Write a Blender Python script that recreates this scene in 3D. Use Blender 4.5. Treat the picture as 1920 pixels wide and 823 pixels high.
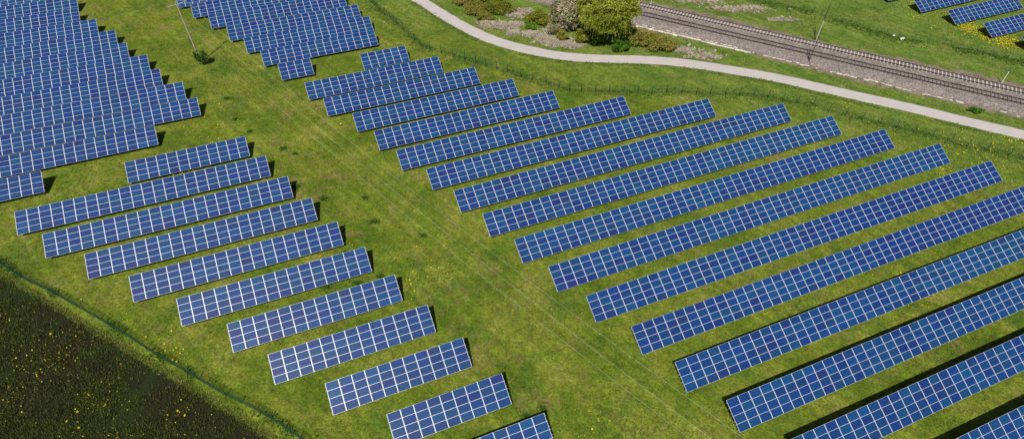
import bpy, math, random
import numpy as np
from mathutils import Matrix, Vector

for o in list(bpy.data.objects):
    bpy.data.objects.remove(o)
SC = bpy.context.scene
COL = SC.collection
R = math.radians
rng = np.random.default_rng(7)
random.seed(7)

# ------------------------------------------------------------------ camera
CAM_H = 70.6
F_PX, CX, CY = 1126.93, 973.85, 431.25           # focal length and centre, in 1920-wide units
PITCH, ROLL = 0.80615, 0.01119
cam = bpy.data.cameras.new('camera')
cam.sensor_width = 36.0
cam.lens = F_PX / 1920 * 36
cam.clip_end = 6000
cam.shift_x = -(CX - 960) / 1920
cam.shift_y = (CY - 411.5) / 1920
camo = bpy.data.objects.new('camera', cam)
COL.objects.link(camo)
_c, _s = math.cos(PITCH), math.sin(PITCH)
_r, _f, _u = Vector((1, 0, 0)), Vector((0, _c, -_s)), Vector((0, _s, _c))
_cr, _sr = math.cos(ROLL), math.sin(ROLL)
_X = _r * _cr + _u * _sr
_Y = _u * _cr - _r * _sr
camo.matrix_world = Matrix.Translation((0, 0, CAM_H)) @ Matrix((_X, _Y, -_f)).transposed().to_4x4()
SC.camera = camo

# ------------------------------------------------------------------ light
SUN_AZ, SUN_EL = R(-103.7), R(54.5)
world = bpy.data.worlds.new('World')
SC.world = world
world.use_nodes = True
wn = world.node_tree.nodes
sky = wn.new('ShaderNodeTexSky')
sky.sky_type = 'NISHITA'
sky.sun_disc = False
sky.sun_elevation = SUN_EL
sky.sun_rotation = math.pi / 2 - SUN_AZ
sky.air_density = 1.0
sky.dust_density = 1.0
world.node_tree.links.new(sky.outputs[0], wn['Background'].inputs[0])
wn['Background'].inputs[1].default_value = 0.05
sl = bpy.data.lights.new('sun', 'SUN')
sl.energy = 4.7
sl.angle = R(0.5)
sl.color = (1.0, 0.96, 0.9)
so = bpy.data.objects.new('sun', sl)
COL.objects.link(so)
sdir = Vector((math.cos(SUN_AZ) * math.cos(SUN_EL), math.sin(SUN_AZ) * math.cos(SUN_EL), math.sin(SUN_EL)))
so.rotation_euler = sdir.to_track_quat('Z', 'Y').to_euler()
so.location = (0, 0, 120)
SC.view_settings.view_transform = 'Standard'
SC.view_settings.look = 'None'
SC.view_settings.gamma = 1
SC.view_settings.use_curve_mapping = False
SC.view_settings.exposure = 0.0

# ------------------------------------------------------------------ helpers
def tag(o, label=None, cat=None, group=None, kind=None):
    if label: o['label'] = label
    if cat: o['category'] = cat
    if group: o['group'] = group
    if kind: o['kind'] = kind
    return o

def link(name, me, parent=None):
    o = bpy.data.objects.new(name, me)
    COL.objects.link(o)
    if parent: o.parent = parent
    return o

def empty(name, loc, rz=0.0):
    o = bpy.data.objects.new(name, None)
    COL.objects.link(o)
    o.location = loc
    o.rotation_euler = (0, 0, rz)
    o.empty_display_size = 0.5
    return o

def mesh_np(name, V, F, mats=(), mi=None, tone=None, k=4, smooth=False):
    """V (n,3), F (m,k) index array"""
    V = np.asarray(V, dtype=np.float32); F = np.asarray(F, dtype=np.int32)
    me = bpy.data.meshes.new(name)
    me.vertices.add(len(V)); me.vertices.foreach_set('co', V.ravel())
    me.loops.add(F.size); me.loops.foreach_set('vertex_index', F.ravel())
    me.polygons.add(len(F))
    me.polygons.foreach_set('loop_start', np.arange(0, F.size, k, dtype=np.int32))
    for m in mats: me.materials.append(m)
    if mi is not None: me.polygons.foreach_set('material_index', np.asarray(mi, dtype=np.int32))
    if tone is not None:
        a = me.attributes.new('tone', 'FLOAT', 'FACE'); a.data.foreach_set('value', np.asarray(tone, dtype=np.float32))
    me.update(calc_edges=True); me.validate()
    return me

class MB:
    def __init__(s): s.v = []; s.f = []; s.m = []
    def quad(s, pts, m=0):
        n = len(s.v); s.v += [tuple(p) for p in pts]; s.f.append(tuple(range(n, n + len(pts)))); s.m.append(m)
    def box(s, x0, x1, y0, y1, z0, z1, m=0, M=None):
        P = [(x0,y0,z0),(x1,y0,z0),(x1,y1,z0),(x0,y1,z0),(x0,y0,z1),(x1,y0,z1),(x1,y1,z1),(x0,y1,z1)]
        if M is not None: P = [tuple(M @ Vector(p)) for p in P]
        n = len(s.v); s.v += P
        for f in ((0,3,2,1),(4,5,6,7),(0,1,5,4),(1,2,6,5),(2,3,7,6),(3,0,4,7)):
            s.f.append(tuple(n + i for i in f)); s.m.append(m)
    def bar(s, a, b, r0, r1=None, n=6, m=0):
        a = Vector(a); b = Vector(b); r1 = r0 if r1 is None else r1
        d = (b - a).normalized(); q = d.to_track_quat('Z', 'Y')
        base = len(s.v)
        for (c, r) in ((a, r0), (b, r1)):
            for i in range(n):
                t = 2 * math.pi * i / n
                s.v.append(tuple(c + q @ Vector((r * math.cos(t), r * math.sin(t), 0))))
        for i in range(n):
            j = (i + 1) % n
            s.f.append((base + i, base + j, base + n + j, base + n + i)); s.m.append(m)
        s.f.append(tuple(base + i for i in range(n))[::-1]); s.m.append(m)
        s.f.append(tuple(base + n + i for i in range(n))); s.m.append(m)
    def mesh(s, name, mats):
        me = bpy.data.meshes.new(name); me.from_pydata(s.v, [], s.f)
        for m in mats: me.materials.append(m)
        me.polygons.foreach_set('material_index', s.m); me.update()
        return me
    def build(s, name, mats, parent=None): return link(name, s.mesh(name, mats), parent)

# ---- materials
def newmat(name):
    m = bpy.data.materials.new(name); m.use_nodes = True
    return m, m.node_tree, m.node_tree.nodes['Principled BSDF']

def N(nt, typ, **kw):
    n = nt.nodes.new(typ)
    for k, v in kw.items():
        if k == 'inp':
            for a, b in v.items(): n.inputs[a].default_value = b
        else: setattr(n, k, v)
    return n

def ramp(nt, src, stops, interp='LINEAR'):
    r = nt.nodes.new('ShaderNodeValToRGB'); r.color_ramp.interpolation = interp
    el = r.color_ramp.elements
    el[0].position, el[0].color = stops[0][0], (*stops[0][1], 1) if len(stops[0][1]) == 3 else stops[0][1]
    el[1].position, el[1].color = stops[-1][0], (*stops[-1][1], 1)
    for p, c in stops[1:-1]:
        e = el.new(p); e.color = (*c, 1)
    nt.links.new(src, r.inputs[0])
    return r.outputs[0]

def g3(v): return (v, v, v)

def noise(nt, vec, scale, detail=4, rough=.55, dist=0.0):
    n = N(nt, 'ShaderNodeTexNoise'); n.inputs['Scale'].default_value = scale
    n.inputs['Detail'].default_value = detail; n.inputs['Roughness'].default_value = rough
    n.inputs['Distortion'].default_value = dist
    nt.links.new(vec, n.inputs['Vector'])
    return n.outputs['Fac']

def mix(nt, fac, a, b, mode='MIX'):
    m = N(nt, 'ShaderNodeMix', data_type='RGBA', blend_type=mode)
    for s, v in ((0, fac), (6, a), (7, b)):
        if isinstance(v, (int, float)): m.inputs[s].default_value = v
        elif isinstance(v, tuple): m.inputs[s].default_value = (*v, 1)
        else: nt.links.new(v, m.inputs[s])
    return m.outputs[2]

def math_(nt, op, a, b=None, clamp=False):
    m = N(nt, 'ShaderNodeMath', operation=op, use_clamp=clamp)
    for s, v in ((0, a), (1, b)):
        if v is None: continue
        if isinstance(v, (int, float)): m.inputs[s].default_value = v
        else: nt.links.new(v, m.inputs[s])
    return m.outputs[0]

def bump(nt, bsdf, h, strength=.5, dist=.1):
    b = N(nt, 'ShaderNodeBump'); b.inputs['Strength'].default_value = strength; b.inputs['Distance'].default_value = dist
    nt.links.new(h, b.inputs['Height']); nt.links.new(b.outputs[0], bsdf.inputs['Normal'])

def simple(name, col, rough=.6, metal=0.0, var=.15, scale=3.0):
    m, nt, b = newmat(name)
    tc = N(nt, 'ShaderNodeTexCoord')
    f = noise(nt, tc.outputs['Object'], scale, 5)
    c = ramp(nt, f, [(.25, tuple(x * (1 - var) for x in col)), (.75, tuple(min(1, x * (1 + var)) for x in col))])
    nt.links.new(c, b.inputs['Base Color'])
    b.inputs['Roughness'].default_value = rough; b.inputs['Metallic'].default_value = metal
    return m

def leafmat(name, dark, midc, light, rough=.6, sss=.25):
    """foliage: colour by a random per-leaf tone, slight drift over the plant"""
    m, nt, b = newmat(name)
    a = N(nt, 'ShaderNodeAttribute', attribute_name='tone')
    tc = N(nt, 'ShaderNodeTexCoord')
    f = noise(nt, tc.outputs['Object'], .35, 3)
    t = math_(nt, 'ADD', a.outputs['Fac'], math_(nt, 'MULTIPLY', math_(nt, 'SUBTRACT', f, .5), .7), True)
    c = ramp(nt, t, [(0, dark), (.5, midc), (1, light)])
    nt.links.new(c, b.inputs['Base Color'])
    b.inputs['Roughness'].default_value = rough
    b.inputs['Specular IOR Level'].default_value = .25
    tr = N(nt, 'ShaderNodeBsdfTranslucent'); nt.links.new(c, tr.inputs[0])
    ms = N(nt, 'ShaderNodeMixShader'); ms.inputs[0].default_value = sss
    nt.links.new(b.outputs[0], ms.inputs[1]); nt.links.new(tr.outputs[0], ms.inputs[2])
    nt.links.new(ms.outputs[0], nt.nodes['Material Output'].inputs[0])
    return m

M = {}
M['frame'] = simple('aluminium_frame', (.78, .79, .84), .38, .25, .05)
M['steel'] = simple('galvanised_steel', (.5, .52, .54), .45, .6, .15)
M['back'] = simple('white_backsheet', (.6, .6, .6), .7, 0, .05)
M['edge'] = simple('frame_side', (.35, .37, .38), .5, .3, .05)
M['wood'] = simple('weathered_wood', (.42, .36, .31), .8, 0, .25, 2)
M['darkwood'] = simple('tarred_wood', (.07, .05, .045), .8, 0, .3, 2)
M['pconc'] = simple('pole_concrete', (.42, .41, .38), .85, 0, .2, 2)
M['dkmetal'] = simple('dark_metal', (.05, .05, .055), .5, .3, .2)
M['whitepaint'] = simple('white_paint', (.75, .75, .72), .5, 0, .06)
M['green_post'] = simple('green_post_paint', (.02, .06, .04), .55, 0, .2)
M['green_wire'] = simple('green_wire', (.012, .062, .038), .5, 0, .3, .6)
M['wire'] = simple('aluminium_wire', (.55, .57, .42), .5, .2, .05)
M['ins'] = simple('brown_insulator', (.2, .1, .06), .3, 0, .1)
M['rail'] = simple('rusty_rail', (.085, .055, .048), .55, .3, .25, 1.0)
M['sleep_c'] = simple('concrete_sleeper', (.50, .44, .41), .85, 0, .2, 1.5)
M['sleep_w'] = simple('wooden_sleeper', (.17, .14, .13), .9, 0, .35, 1.5)
M['stone'] = simple('pale_limestone', (.66, .62, .52), .85, 0, .2, .8)
M['plastic'] = simple('white_plastic', (.8, .8, .82), .4, 0, .05)
M['trunk'] = simple('bark', (.09, .065, .045), .9, 0, .3, 2)

def glass_mat(i, base):
    m, nt, b = newmat('solar_cells_%d' % i)
    m.name = 'solar_cells'
    uv = N(nt, 'ShaderNodeTexCoord').outputs['UV']
    sx = N(nt, 'ShaderNodeSeparateXYZ'); nt.links.new(uv, sx.inputs[0])
    def line(src, period, w, off=0.0):
        t = math_(nt, 'MODULO', math_(nt, 'ADD', src, off), period)
        t = math_(nt, 'ABSOLUTE', math_(nt, 'SUBTRACT', t, period / 2))
        return math_(nt, 'GREATER_THAN', t, period / 2 - w / 2)
    lx = line(sx.outputs[0], .158, .004)
    ly = line(sx.outputs[1], .1575, .011)
    bb = line(sx.outputs[1], .1575 / 3, .003, .1575 / 6)
    # polycrystalline flakes inside each cell
    vo = N(nt, 'ShaderNodeTexVoronoi'); vo.inputs['Scale'].default_value = 30
    nt.links.new(uv, vo.inputs['Vector'])
    fl = math_(nt, 'MULTIPLY', N_sep(nt, vo.outputs['Color']), .35)
    oi = N(nt, 'ShaderNodeObjectInfo')
    c0 = mix(nt, fl, base, tuple(x * 1.5 for x in base))
    # cell-to-cell batch tint
    ce = N(nt, 'ShaderNodeVectorMath', operation='SNAP'); ce.inputs[1].default_value = (.158, .1575, 1)
    nt.links.new(uv, ce.inputs[0])
    wn_ = N(nt, 'ShaderNodeTexWhiteNoise', noise_dimensions='4D'); nt.links.new(ce.outputs[0], wn_.inputs['Vector'])
    nt.links.new(math_(nt, 'MULTIPLY', oi.outputs['Random'], 50.0), wn_.inputs['W'])
    hs = N(nt, 'ShaderNodeHueSaturation'); nt.links.new(c0, hs.inputs['Color'])
    nt.links.new(math_(nt, 'ADD', math_(nt, 'MULTIPLY', wn_.outputs['Value'], .2), .9), hs.inputs['Value'])
    nt.links.new(math_(nt, 'ADD', math_(nt, 'MULTIPLY', oi.outputs['Random'], .03), .485), hs.inputs['Hue'])
    c1 = mix(nt, math_(nt, 'MULTIPLY', math_(nt, 'MAXIMUM', lx, bb), .22), hs.outputs[0], (.12, .22, .5))
    c2 = mix(nt, math_(nt, 'MULTIPLY', ly, .7), c1, (.11, .20, .52))
    nt.links.new(c2, b.inputs['Base Color'])
    b.inputs['Roughness'].default_value = .40
    b.inputs['Specular IOR Level'].default_value = .18
    b.inputs['Coat Weight'].default_value = .30
    b.inputs['Coat Roughness'].default_value = .13
    return m

def N_sep(nt, col):
    s = N(nt, 'ShaderNodeSeparateColor'); nt.links.new(col, s.inputs[0]); return s.outputs[0]

TINTS = [(.001, .031, .118), (.001, .036, .134), (.002, .029, .112), (.001, .034, .126), (.001, .033, .108),
         (.004, .023, .100), (.006, .020, .092), (.001, .045, .150), (.002, .026, .104), (.009, .017, .080)]
TW = np.array([5, 5, 4, 5, 4, 2.6, 1.2, 1.0, 3, .6]); TW = TW / TW.sum()
_m = (.0015, .032, .118)
TINTS = [tuple((.80 * c + .20 * m) * k for c, m, k in zip(t, _m, (.7, .98, 1.0))) for t in TINTS]
GL = [glass_mat(i, c) for i, c in enumerate(TINTS)]

# ------------------------------------------------------------------ ground materials
RS = -.4985                                    # rail direction slope dy/dx
RD = Vector((1, RS, 0)).normalized(); RN = Vector((-RS, 1, 0)).normalized() if RS < 0 else None
PHI = .39762                                   # row direction
AX = (math.cos(PHI), math.sin(PHI)); BX = (-math.sin(PHI), math.cos(PHI))

def ground_mat():
    m, nt, b = newmat('meadow_grass')
    P = N(nt, 'ShaderNodeTexCoord').outputs['Object']
    sp = N(nt, 'ShaderNodeSeparateXYZ'); nt.links.new(P, sp.inputs[0])
    big = noise(nt, P, .035, 4, .6, .3)
    mid = noise(nt, P, .14, 5, .62, .5)
    fine = noise(nt, P, .9, 6, .7)
    vf = noise(nt, P, 2.8, 5, .75)
    base = ramp(nt, mid, [(.30, (.064, .108, .008)), (.44, (.103, .146, .012)), (.56, (.146, .176, .019)), (.70, (.192, .198, .036))])
    # dry / bare brownish patches
    dry = noise(nt, P, .22, 6, .65, 1.2)
    dm = math_(nt, 'MULTIPLY', ramp(nt, dry, [(.52, g3(0)), (.64, g3(1))]), ramp(nt, big, [(.40, g3(.08)), (.60, g3(.75))]))
    c = mix(nt, dm, base, (.190, .145, .055))
    # lush green patches
    lu = noise(nt, P, .11, 5, .6, .8)
    lm = ramp(nt, lu, [(.54, g3(0)), (.66, g3(.8))])
    c = mix(nt, lm, c, (.060, .120, .012))
    # the strip by the path and railway: fresher, bluer green
    rd = math_(nt, 'ADD', math_(nt, 'MULTIPLY', sp.outputs[0], .4985), sp.outputs[1])     # ~ distance to the railway line
    fr = ramp(nt, math_(nt, 'DIVIDE', math_(nt, 'SUBTRACT', rd, 112.0), 40.0, True), [(.0, g3(0)), (.5, g3(.45)), (1, g3(.6))])
    fc = ramp(nt, noise(nt, P, .2, 5, .65, .6), [(.3, (.055, .125, .018)), (.5, (.105, .180, .030)), (.72, (.190, .215, .065))])
    c = mix(nt, fr, c, fc)
    # blade scale speckle
    s1 = ramp(nt, fine, [(.32, g3(.74)), (.5, g3(1.08)), (.68, g3(1.42))])
    mp = N(nt, 'ShaderNodeMapping', vector_type='TEXTURE'); mp.inputs['Rotation'].default_value = (0, 0, -.77); mp.inputs['Scale'].default_value = (18, 1.0, 1)
    nt.links.new(P, mp.inputs['Vector'])
    st = ramp(nt, noise(nt, mp.outputs[0], .8, 3, .6), [(.40, g3(.90)), (.5, g3(1.0)), (.62, g3(1.16))])
    c = mix(nt, 1.0, c, st, 'MULTIPLY')
    c = mix(nt, 1.0, c, s1, 'MULTIPLY')
    s2 = ramp(nt, vf, [(.34, g3(.45)), (.5, g3(1.0)), (.66, g3(1.6))])
    c = mix(nt, .8, c, s2, 'MULTIPLY')
    nt.links.new(c, b.inputs['Base Color'])
    b.inputs['Roughness'].default_value = .9
    b.inputs['Specular IOR Level'].default_value = .12
    h = math_(nt, 'ADD', math_(nt, 'MULTIPLY', vf, .6), fine)
    bump(nt, b, h, .9, .25)
    return m

def field_mat():
    m, nt, b = newmat('dark_field_soil')
    P = N(nt, 'ShaderNodeTexCoord').outputs['Object']
    big = noise(nt, P, .12, 5, .6, .8); fine = noise(nt, P, 1.6, 6, .75); vf = noise(nt, P, 6, 4, .7)
    c = ramp(nt, big, [(.34, (.040, .029, .021)), (.48, (.030, .030, .014)), (.62, (.035, .050, .013))])
    c = mix(nt, ramp(nt, fine, [(.5, g3(0)), (.68, g3(.6))]), c, (.035, .052, .016))
    c = mix(nt, .8, c, ramp(nt, vf, [(.35, g3(.5)), (.7, g3(1.5))]), 'MULTIPLY')
    nt.links.new(c, b.inputs['Base Color'])
    b.inputs['Roughness'].default_value = .95; b.inputs['Specular IOR Level'].default_value = .1
    bump(nt, b, math_(nt, 'ADD', fine, vf), 1, .3)
    return m

def gravel_mat():
    m, nt, b = newmat('track_ballast')
    P = N(nt, 'ShaderNodeTexCoord').outputs['Object']
    v = N(nt, 'ShaderNodeTexVoronoi'); v.inputs['Scale'].default_value = 5.5; nt.links.new(P, v.inputs['Vector'])
    st = ramp(nt, N_sep(nt, v.outputs['Color']), [(0, (.13, .108, .097)), (.5, (.25, .215, .195)), (1, (.42, .375, .345))])
    big = noise(nt, P, .3, 5, .6)
    c = mix(nt, 1.0, st, ramp(nt, big, [(.3, (.80, .78, .78)), (.7, (1.1, 1.05, 1.0))]), 'MULTIPLY')
    br = noise(nt, P, .5, 5, .7)
    c = mix(nt, ramp(nt, br, [(.58, g3(0)), (.72, g3(.35))]), c, (.15, .12, .08))
    nt.links.new(c, b.inputs['Base Color']); b.inputs['Roughness'].default_value = .95
    bump(nt, b, v.outputs['Distance'], 1, .12)
    return m

def path_mat():
    m, nt, b = newmat('pale_asphalt')
    P = N(nt, 'ShaderNodeTexCoord').outputs['Object']
    f = noise(nt, P, .4, 6, .6); v = noise(nt, P, 8, 4, .7)
    c = ramp(nt, f, [(.3, (.440, .400, .375)), (.7, (.505, .465, .435))])
    c = mix(nt, .5, c, ramp(nt, v, [(.3, g3(.85)), (.7, g3(1.15))]), 'MULTIPLY')
    nt.links.new(c, b.inputs['Base Color']); b.inputs['Roughness'].default_value = .9
    bump(nt, b, v, .3, .02)
    return m

def earth_mat():
    m, nt, b = newmat('bare_earth_verge')
    P = N(nt, 'ShaderNodeTexCoord').outputs['Object']
    f = noise(nt, P, .5, 6, .7); v = noise(nt, P, 4, 5, .75)
    c = ramp(nt, f, [(.36, (.06, .10, .02)), (.47, (.19, .15, .10)), (.6, (.27, .20, .15)), (.75, (.10, .12, .04))])
    c = mix(nt, .7, c, ramp(nt, v, [(.3, g3(.65)), (.7, g3(1.35))]), 'MULTIPLY')
    nt.links.new(c, b.inputs['Base Color']); b.inputs['Roughness'].default_value = .95
    bump(nt, b, v, .8, .15)
    return m

M['ground'] = ground_mat(); M['field'] = field_mat(); M['ballast'] = gravel_mat(); M['path'] = path_mat(); M['earth'] = earth_mat()

# ------------------------------------------------------------------ ground, field, path
g = MB(); S_ = 3000
g.quad([(-S_, -S_, 0), (S_, -S_, 0), (S_, S_, 0), (-S_, S_, 0)])
tag(g.build('ground', [M['ground']]), 'green meadow grass around the solar arrays', None, None, 'structure')

FIELD = [(-85.46,61.04),(-78.22,57.29),(-71.49,53.94),(-66.05,51.12),(-59.29,47.55),(-55.42,45.67),(-51.09,43.36),(-47.41,41.45),(-42.98,39.15),(-38.72,36.94),(-35.43,35.24),(-32.2,33.44),(-29.11,31.84),(-23.23,28.91)]
def jag(pts, step, amp):
    out = []
    for (a, b_) in zip(pts[:-1], pts[1:]):
        d = math.dist(a, b_); n = max(1, int(d / step))
        nx, ny = -(b_[1] - a[1]) / d, (b_[0] - a[0]) / d
        for i in range(n):
            t = i / n; w = random.uniform(-amp, amp)
            out.append((a[0] + (b_[0] - a[0]) * t + nx * w, a[1] + (b_[1] - a[1]) * t + ny * w))
    out.append(pts[-1])
    return out
fe = jag([(-230, 134)] + FIELD + [(20, 6.5)], .35, .45)
fm = MB()
for a, b_ in zip(fe[:-1], fe[1:]):
    fm.quad([(a[0] - 70, a[1] - 140, .004), (b_[0] - 70, b_[1] - 140, .004), (b_[0], b_[1], .004), (a[0], a[1], .004)])
tag(fm.build('field', [M['field']]), 'dark soil of the crop field below the green fence', None, None, 'structure')

UP = [(-24.23,149.12),(-19.77,143.74),(-16.13,139.97),(-12.6,136.33),(-9.23,133.45),(-5.95,130.65),(-2.21,128.25),(2.13,126.22),(6.99,124.54),(12.4,123.18),(19.0,122.57),(25.03,122.59),(32.52,122.28),(39.78,120.89),(45.4,119.32),(50.86,117.5),(54.04,116.48),(61.82,113.44),(69.26,110.25),(76.35,106.92),(82.14,104.39),(89.72,100.46),(94.03,98.52),(98.59,96.43)]
LO = [(-28.32,149.02),(-22.99,142.6),(-19.24,138.19),(-15.67,134.28),(-12.24,130.83),(-8.96,128.1),(-5.8,126.35),(-2.14,124.46),(2.11,122.38),(6.88,120.76),(12.21,119.91),(18.73,119.6),(24.66,119.56),(30.55,119.18),(36.26,118.02),(41.83,116.5),(47.27,114.84),(53.14,113.27),(60.56,109.57),(67.79,106.26),(76.29,102.86),(81.62,100.3),(88.01,97.1),(92.25,95.24),(96.76,93.22)]
def resample(pts, n, smooth=6):
    P = np.array(pts); d = np.r_[0, np.cumsum(np.hypot(*np.diff(P, axis=0).T))]
    t = np.linspace(0, d[-1], n); Q = np.c_[np.interp(t, d, P[:, 0]), np.interp(t, d, P[:, 1])]
    for _ in range(smooth):
        Q[1:-1] = (Q[:-2] + 2 * Q[1:-1] + Q[2:]) / 4
    return Q
mid_ = []
for k in range(240):
    pass
upq = resample([(-60, 190)] + UP + [(160, 66)], 260, 8)
loq = resample([(-64, 189)] + LO + [(158, 63)], 260, 8)
cen = (upq + loq) / 2
cen = resample(cen, 220, 4)
tan = np.gradient(cen, axis=0); tan /= np.hypot(*tan.T)[:, None]
nor = np.c_[-tan[:, 1], tan[:, 0]]
HW = 1.55
pm = MB()
for i in range(len(cen) - 1):
    w0 = HW + .05 * math.sin(i * 1.7) + .03 * math.sin(i * .6); w1 = HW + .05 * math.sin((i + 1) * 1.7) + .03 * math.sin((i + 1) * .6)
    a, b_ = cen[i], cen[i + 1]; na, nb = nor[i], nor[i + 1]
    z0, z1 = .012, .05
    pm.quad([(*(a - na * w0), z1), (*(b_ - nb * w1), z1), (*(b_ + nb * w1), z1), (*(a + na * w0), z1)])
    for s in (-1, 1):   # low asphalt edges
        pm.quad([(*(a + s * na * w0), z1), (*(b_ + s * nb * w1), z1), (*(b_ + s * nb * (w1 + .1)), z0), (*(a + s * na * (w0 + .1)), z0)])
tag(pm.build('path', [M['path']]), 'pale asphalt foot and cycle path curving past the solar field', None, None, 'structure')
ev = MB()
def vw(i, s): return .32 + .12 * math.sin(i * .9 + s) + .08 * math.sin(i * 2.3 + 2 * s)
for i in range(len(cen) - 1):
    for s in (-1, 1):
        a, b_ = cen[i], cen[i + 1]; na, nb = nor[i] * s, nor[i + 1] * s
        ev.quad([(*(a + na * (HW - .2)), .008), (*(b_ + nb * (HW - .2)), .008), (*(b_ + nb * (HW + vw(i + 1, s))), .008), (*(a + na * (HW + vw(i, s))), .008)])
tag(ev.build('path_verge', [M['earth']]), 'trodden earth edge along the pale path', None, None, 'structure')

# ------------------------------------------------------------------ railway
def rl(c, x, dz=0.0):      # point on the line y = c + RS x
    return (x, c + RS * x, dz)
X0, X1 = -120, 330
def strip(mb, c0, z0, c1, z1, m=0, x0=X0, x1=X1, step=None, amp=0.0):
    n = 1 if not step else int((x1 - x0) / step)
    js0 = [random.uniform(-amp, amp) for _ in range(n + 1)]
    for i in range(n):
        xa = x0 + (x1 - x0) * i / n; xb = x0 + (x1 - x0) * (i + 1) / n
        mb.quad([(xa, c0 + RS * xa + js0[i], z0), (xb, c0 + RS * xb + js0[i + 1], z0), (xb, c1 + RS * xb, z1), (xa, c1 + RS * xa, z1)], m)
bed = MB()
ZB = .42
strip(bed, 151.2, .02, 153.3, ZB, 0, step=1.2, amp=.25)
strip(bed, 153.3, ZB, 162.3, ZB)
strip(bed, 162.3, ZB, 163.8, .02, 0)
strip(bed, 163.8, .02, 164.5, .006, 0, step=1.2, amp=0)
tag(bed.build('railway_bed', [M['ballast']]), 'grey ballast bed under the two railway tracks', None, None, 'structure')
er = MB()
n_ = 420
jj = [random.uniform(-.6, .9) + .8 * math.sin(i * .13) for i in range(n_ + 1)]
for i in range(n_):
    xa = X0 + (X1 - X0) * i / n_; xb = X0 + (X1 - X0) * (i + 1) / n_
    er.quad([(xa, 163.5 + RS * xa, .008), (xb, 163.5 + RS * xb, .008), (xb, 165.6 + RS * xb + jj[i + 1], .008), (xa, 165.6 + RS * xa + jj[i], .008)])
    er.quad([(xa, 149.3 + RS * xa + jj[i] * .5, .008), (xb, 149.3 + RS * xb + jj[i + 1] * .5, .008), (xb, 151.6 + RS * xb, .008), (xa, 151.6 + RS * xa, .008)])
tag(er.build('railway_verge', [M['earth']]), 'bare reddish earth and dry grass edging the ballast', None, None, 'structure')

RZ = math.atan2(RS, 1)
def track(c, name, label, sm, slabel):
    root = empty(name, (0, c - .42, ZB), RZ)
    # local x runs along the rails
    L0, L1 = -70, 190
    for s in (-1, 1):
        y = s * .855
        r = MB()
        r.box(L0, L1, y - .07, y + .07, .16, .175)                # foot
        r.box(L0, L1, y - .012, y + .012, .175, .27)             # web
        r.box(L0, L1, y - .045, y + .045, .27, .32)            # head
        r.build('rail', [M['rail']], root)
    # sleepers: the nearest hundred one by one, the rest as one part
    sl_ = MB(); sl_.box(-.13, .13, -1.08, 1.08, .0, .16)
    me = sl_.mesh('sleeper', [sm])
    xs = np.arange(L0, L1, .78)
    # x position range in view
    vis = [x for x in xs if 22 < x * math.cos(RZ) < 112]
    near = vis[len(vis) - 100:]
    rest = MB()
    for x in xs:
        if x in near:
            o = link('sleeper', me, root); o.location = (x, random.uniform(-.03, .03), 0)
            o.rotation_euler[2] = random.uniform(-.01, .01)
        else:
            dy = random.uniform(-.03, .03)
            rest.box(x - .13, x + .13, -1.08 + dy, 1.08 + dy, .0, .16)
    o = rest.build('sleeper', [sm], root); o['kind'] = 'stuff'
    tag(root, label, 'railway track', 'railway tracks')
    return root
track(156.95, 'railway_track', 'railway track on dark wooden sleepers, nearer the path', M['sleep_w'], '')
track(161.98, 'railway_track', 'railway track on pale concrete sleepers, farther from the path', M['sleep_c'], '')

# pale stone edging of the drain along the ballast
dr = MB()
x = 20.0
while x < 112:
    L_ = random.uniform(.3, 1.3)
    w = random.uniform(.25, .75) if x < 52 else random.uniform(.08, .4)
    c0 = 150.75 + random.uniform(-.22, .22) + .2 * math.sin(x * .35) - (0 if x > 52 else .25)
    if random.random() < (.92 if x < 52 else .6):
        a = rl(c0, x); M4 = Matrix.Translation((a[0], a[1], 0)) @ Matrix.Rotation(RZ + random.uniform(-.05, .05), 4, 'Z')
        dr.box(0, L_ * 1.05, -w / 2, w / 2, 0, random.uniform(.06, .14), 0, M4)
    if x < 50 and random.random() < .55:
        a = rl(c0 + .95, x); M4 = Matrix.Translation((a[0], a[1], 0)) @ Matrix.Rotation(RZ + random.uniform(-.05, .05), 4, 'Z')
        dr.box(0, L_ * .8, -.12, .12, 0, .13, 0, M4)
    x += L_
tag(dr.build('stone_edging', [M['stone']]), 'broken pale limestone edging along the near side of the railway ballast', 'edging', None, 'stuff')

# ------------------------------------------------------------------ solar arrays
TILT, HLOW = .47408, .7227
PW, PH = 1.67, 1.0097          # module pitch along the row and up the slope
def module_mesh(i):
    mb = MB(); a, b_ = .829, .499; fx, fy, t = .038, .016, .04
    z = 0.0; zg = -.004
    ring_o = [(-a, -b_), (a, -b_), (a, b_), (-a, b_)]; ring_i = [(-a + fx, -b_ + fy), (a - fx, -b_ + fy), (a - fx, b_ - fy), (-a + fx, b_ - fy)]
    for k in range(4):
        j = (k + 1) % 4
        mb.quad([(*ring_o[k], z), (*ring_o[j], z), (*ring_i[j], z), (*ring_i[k], z)], 0)
        mb.quad([(*ring_i[k], z), (*ring_i[j], z), (*ring_i[j], zg), (*ring_i[k], zg)], 0)
        mb.quad([(*ring_o[k], -t), (*ring_o[j], -t), (*ring_o[j], z), (*ring_o[k], z)], 3)
    mb.quad([(*p, zg) for p in ring_i], 1)
    mb.quad([(*p, -t) for p in ring_o[::-1]], 2)
    me = mb.mesh('solar_module', [M['frame'], GL[i], M['back'], M['edge']])
    uv = me.uv_layers.new(name='UVMap')
    for pl in me.polygons:
        for li in pl.loop_indices:
            v = me.vertices[me.loops[li].vertex_index].co
            uv.data[li].uv = (v.x + a - fx + .0, v.y + b_ - fy + .0)
    return me, mb, a - fx, b_ - fy
MODS = [module_mesh(i) for i in range(len(TINTS))]

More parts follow.
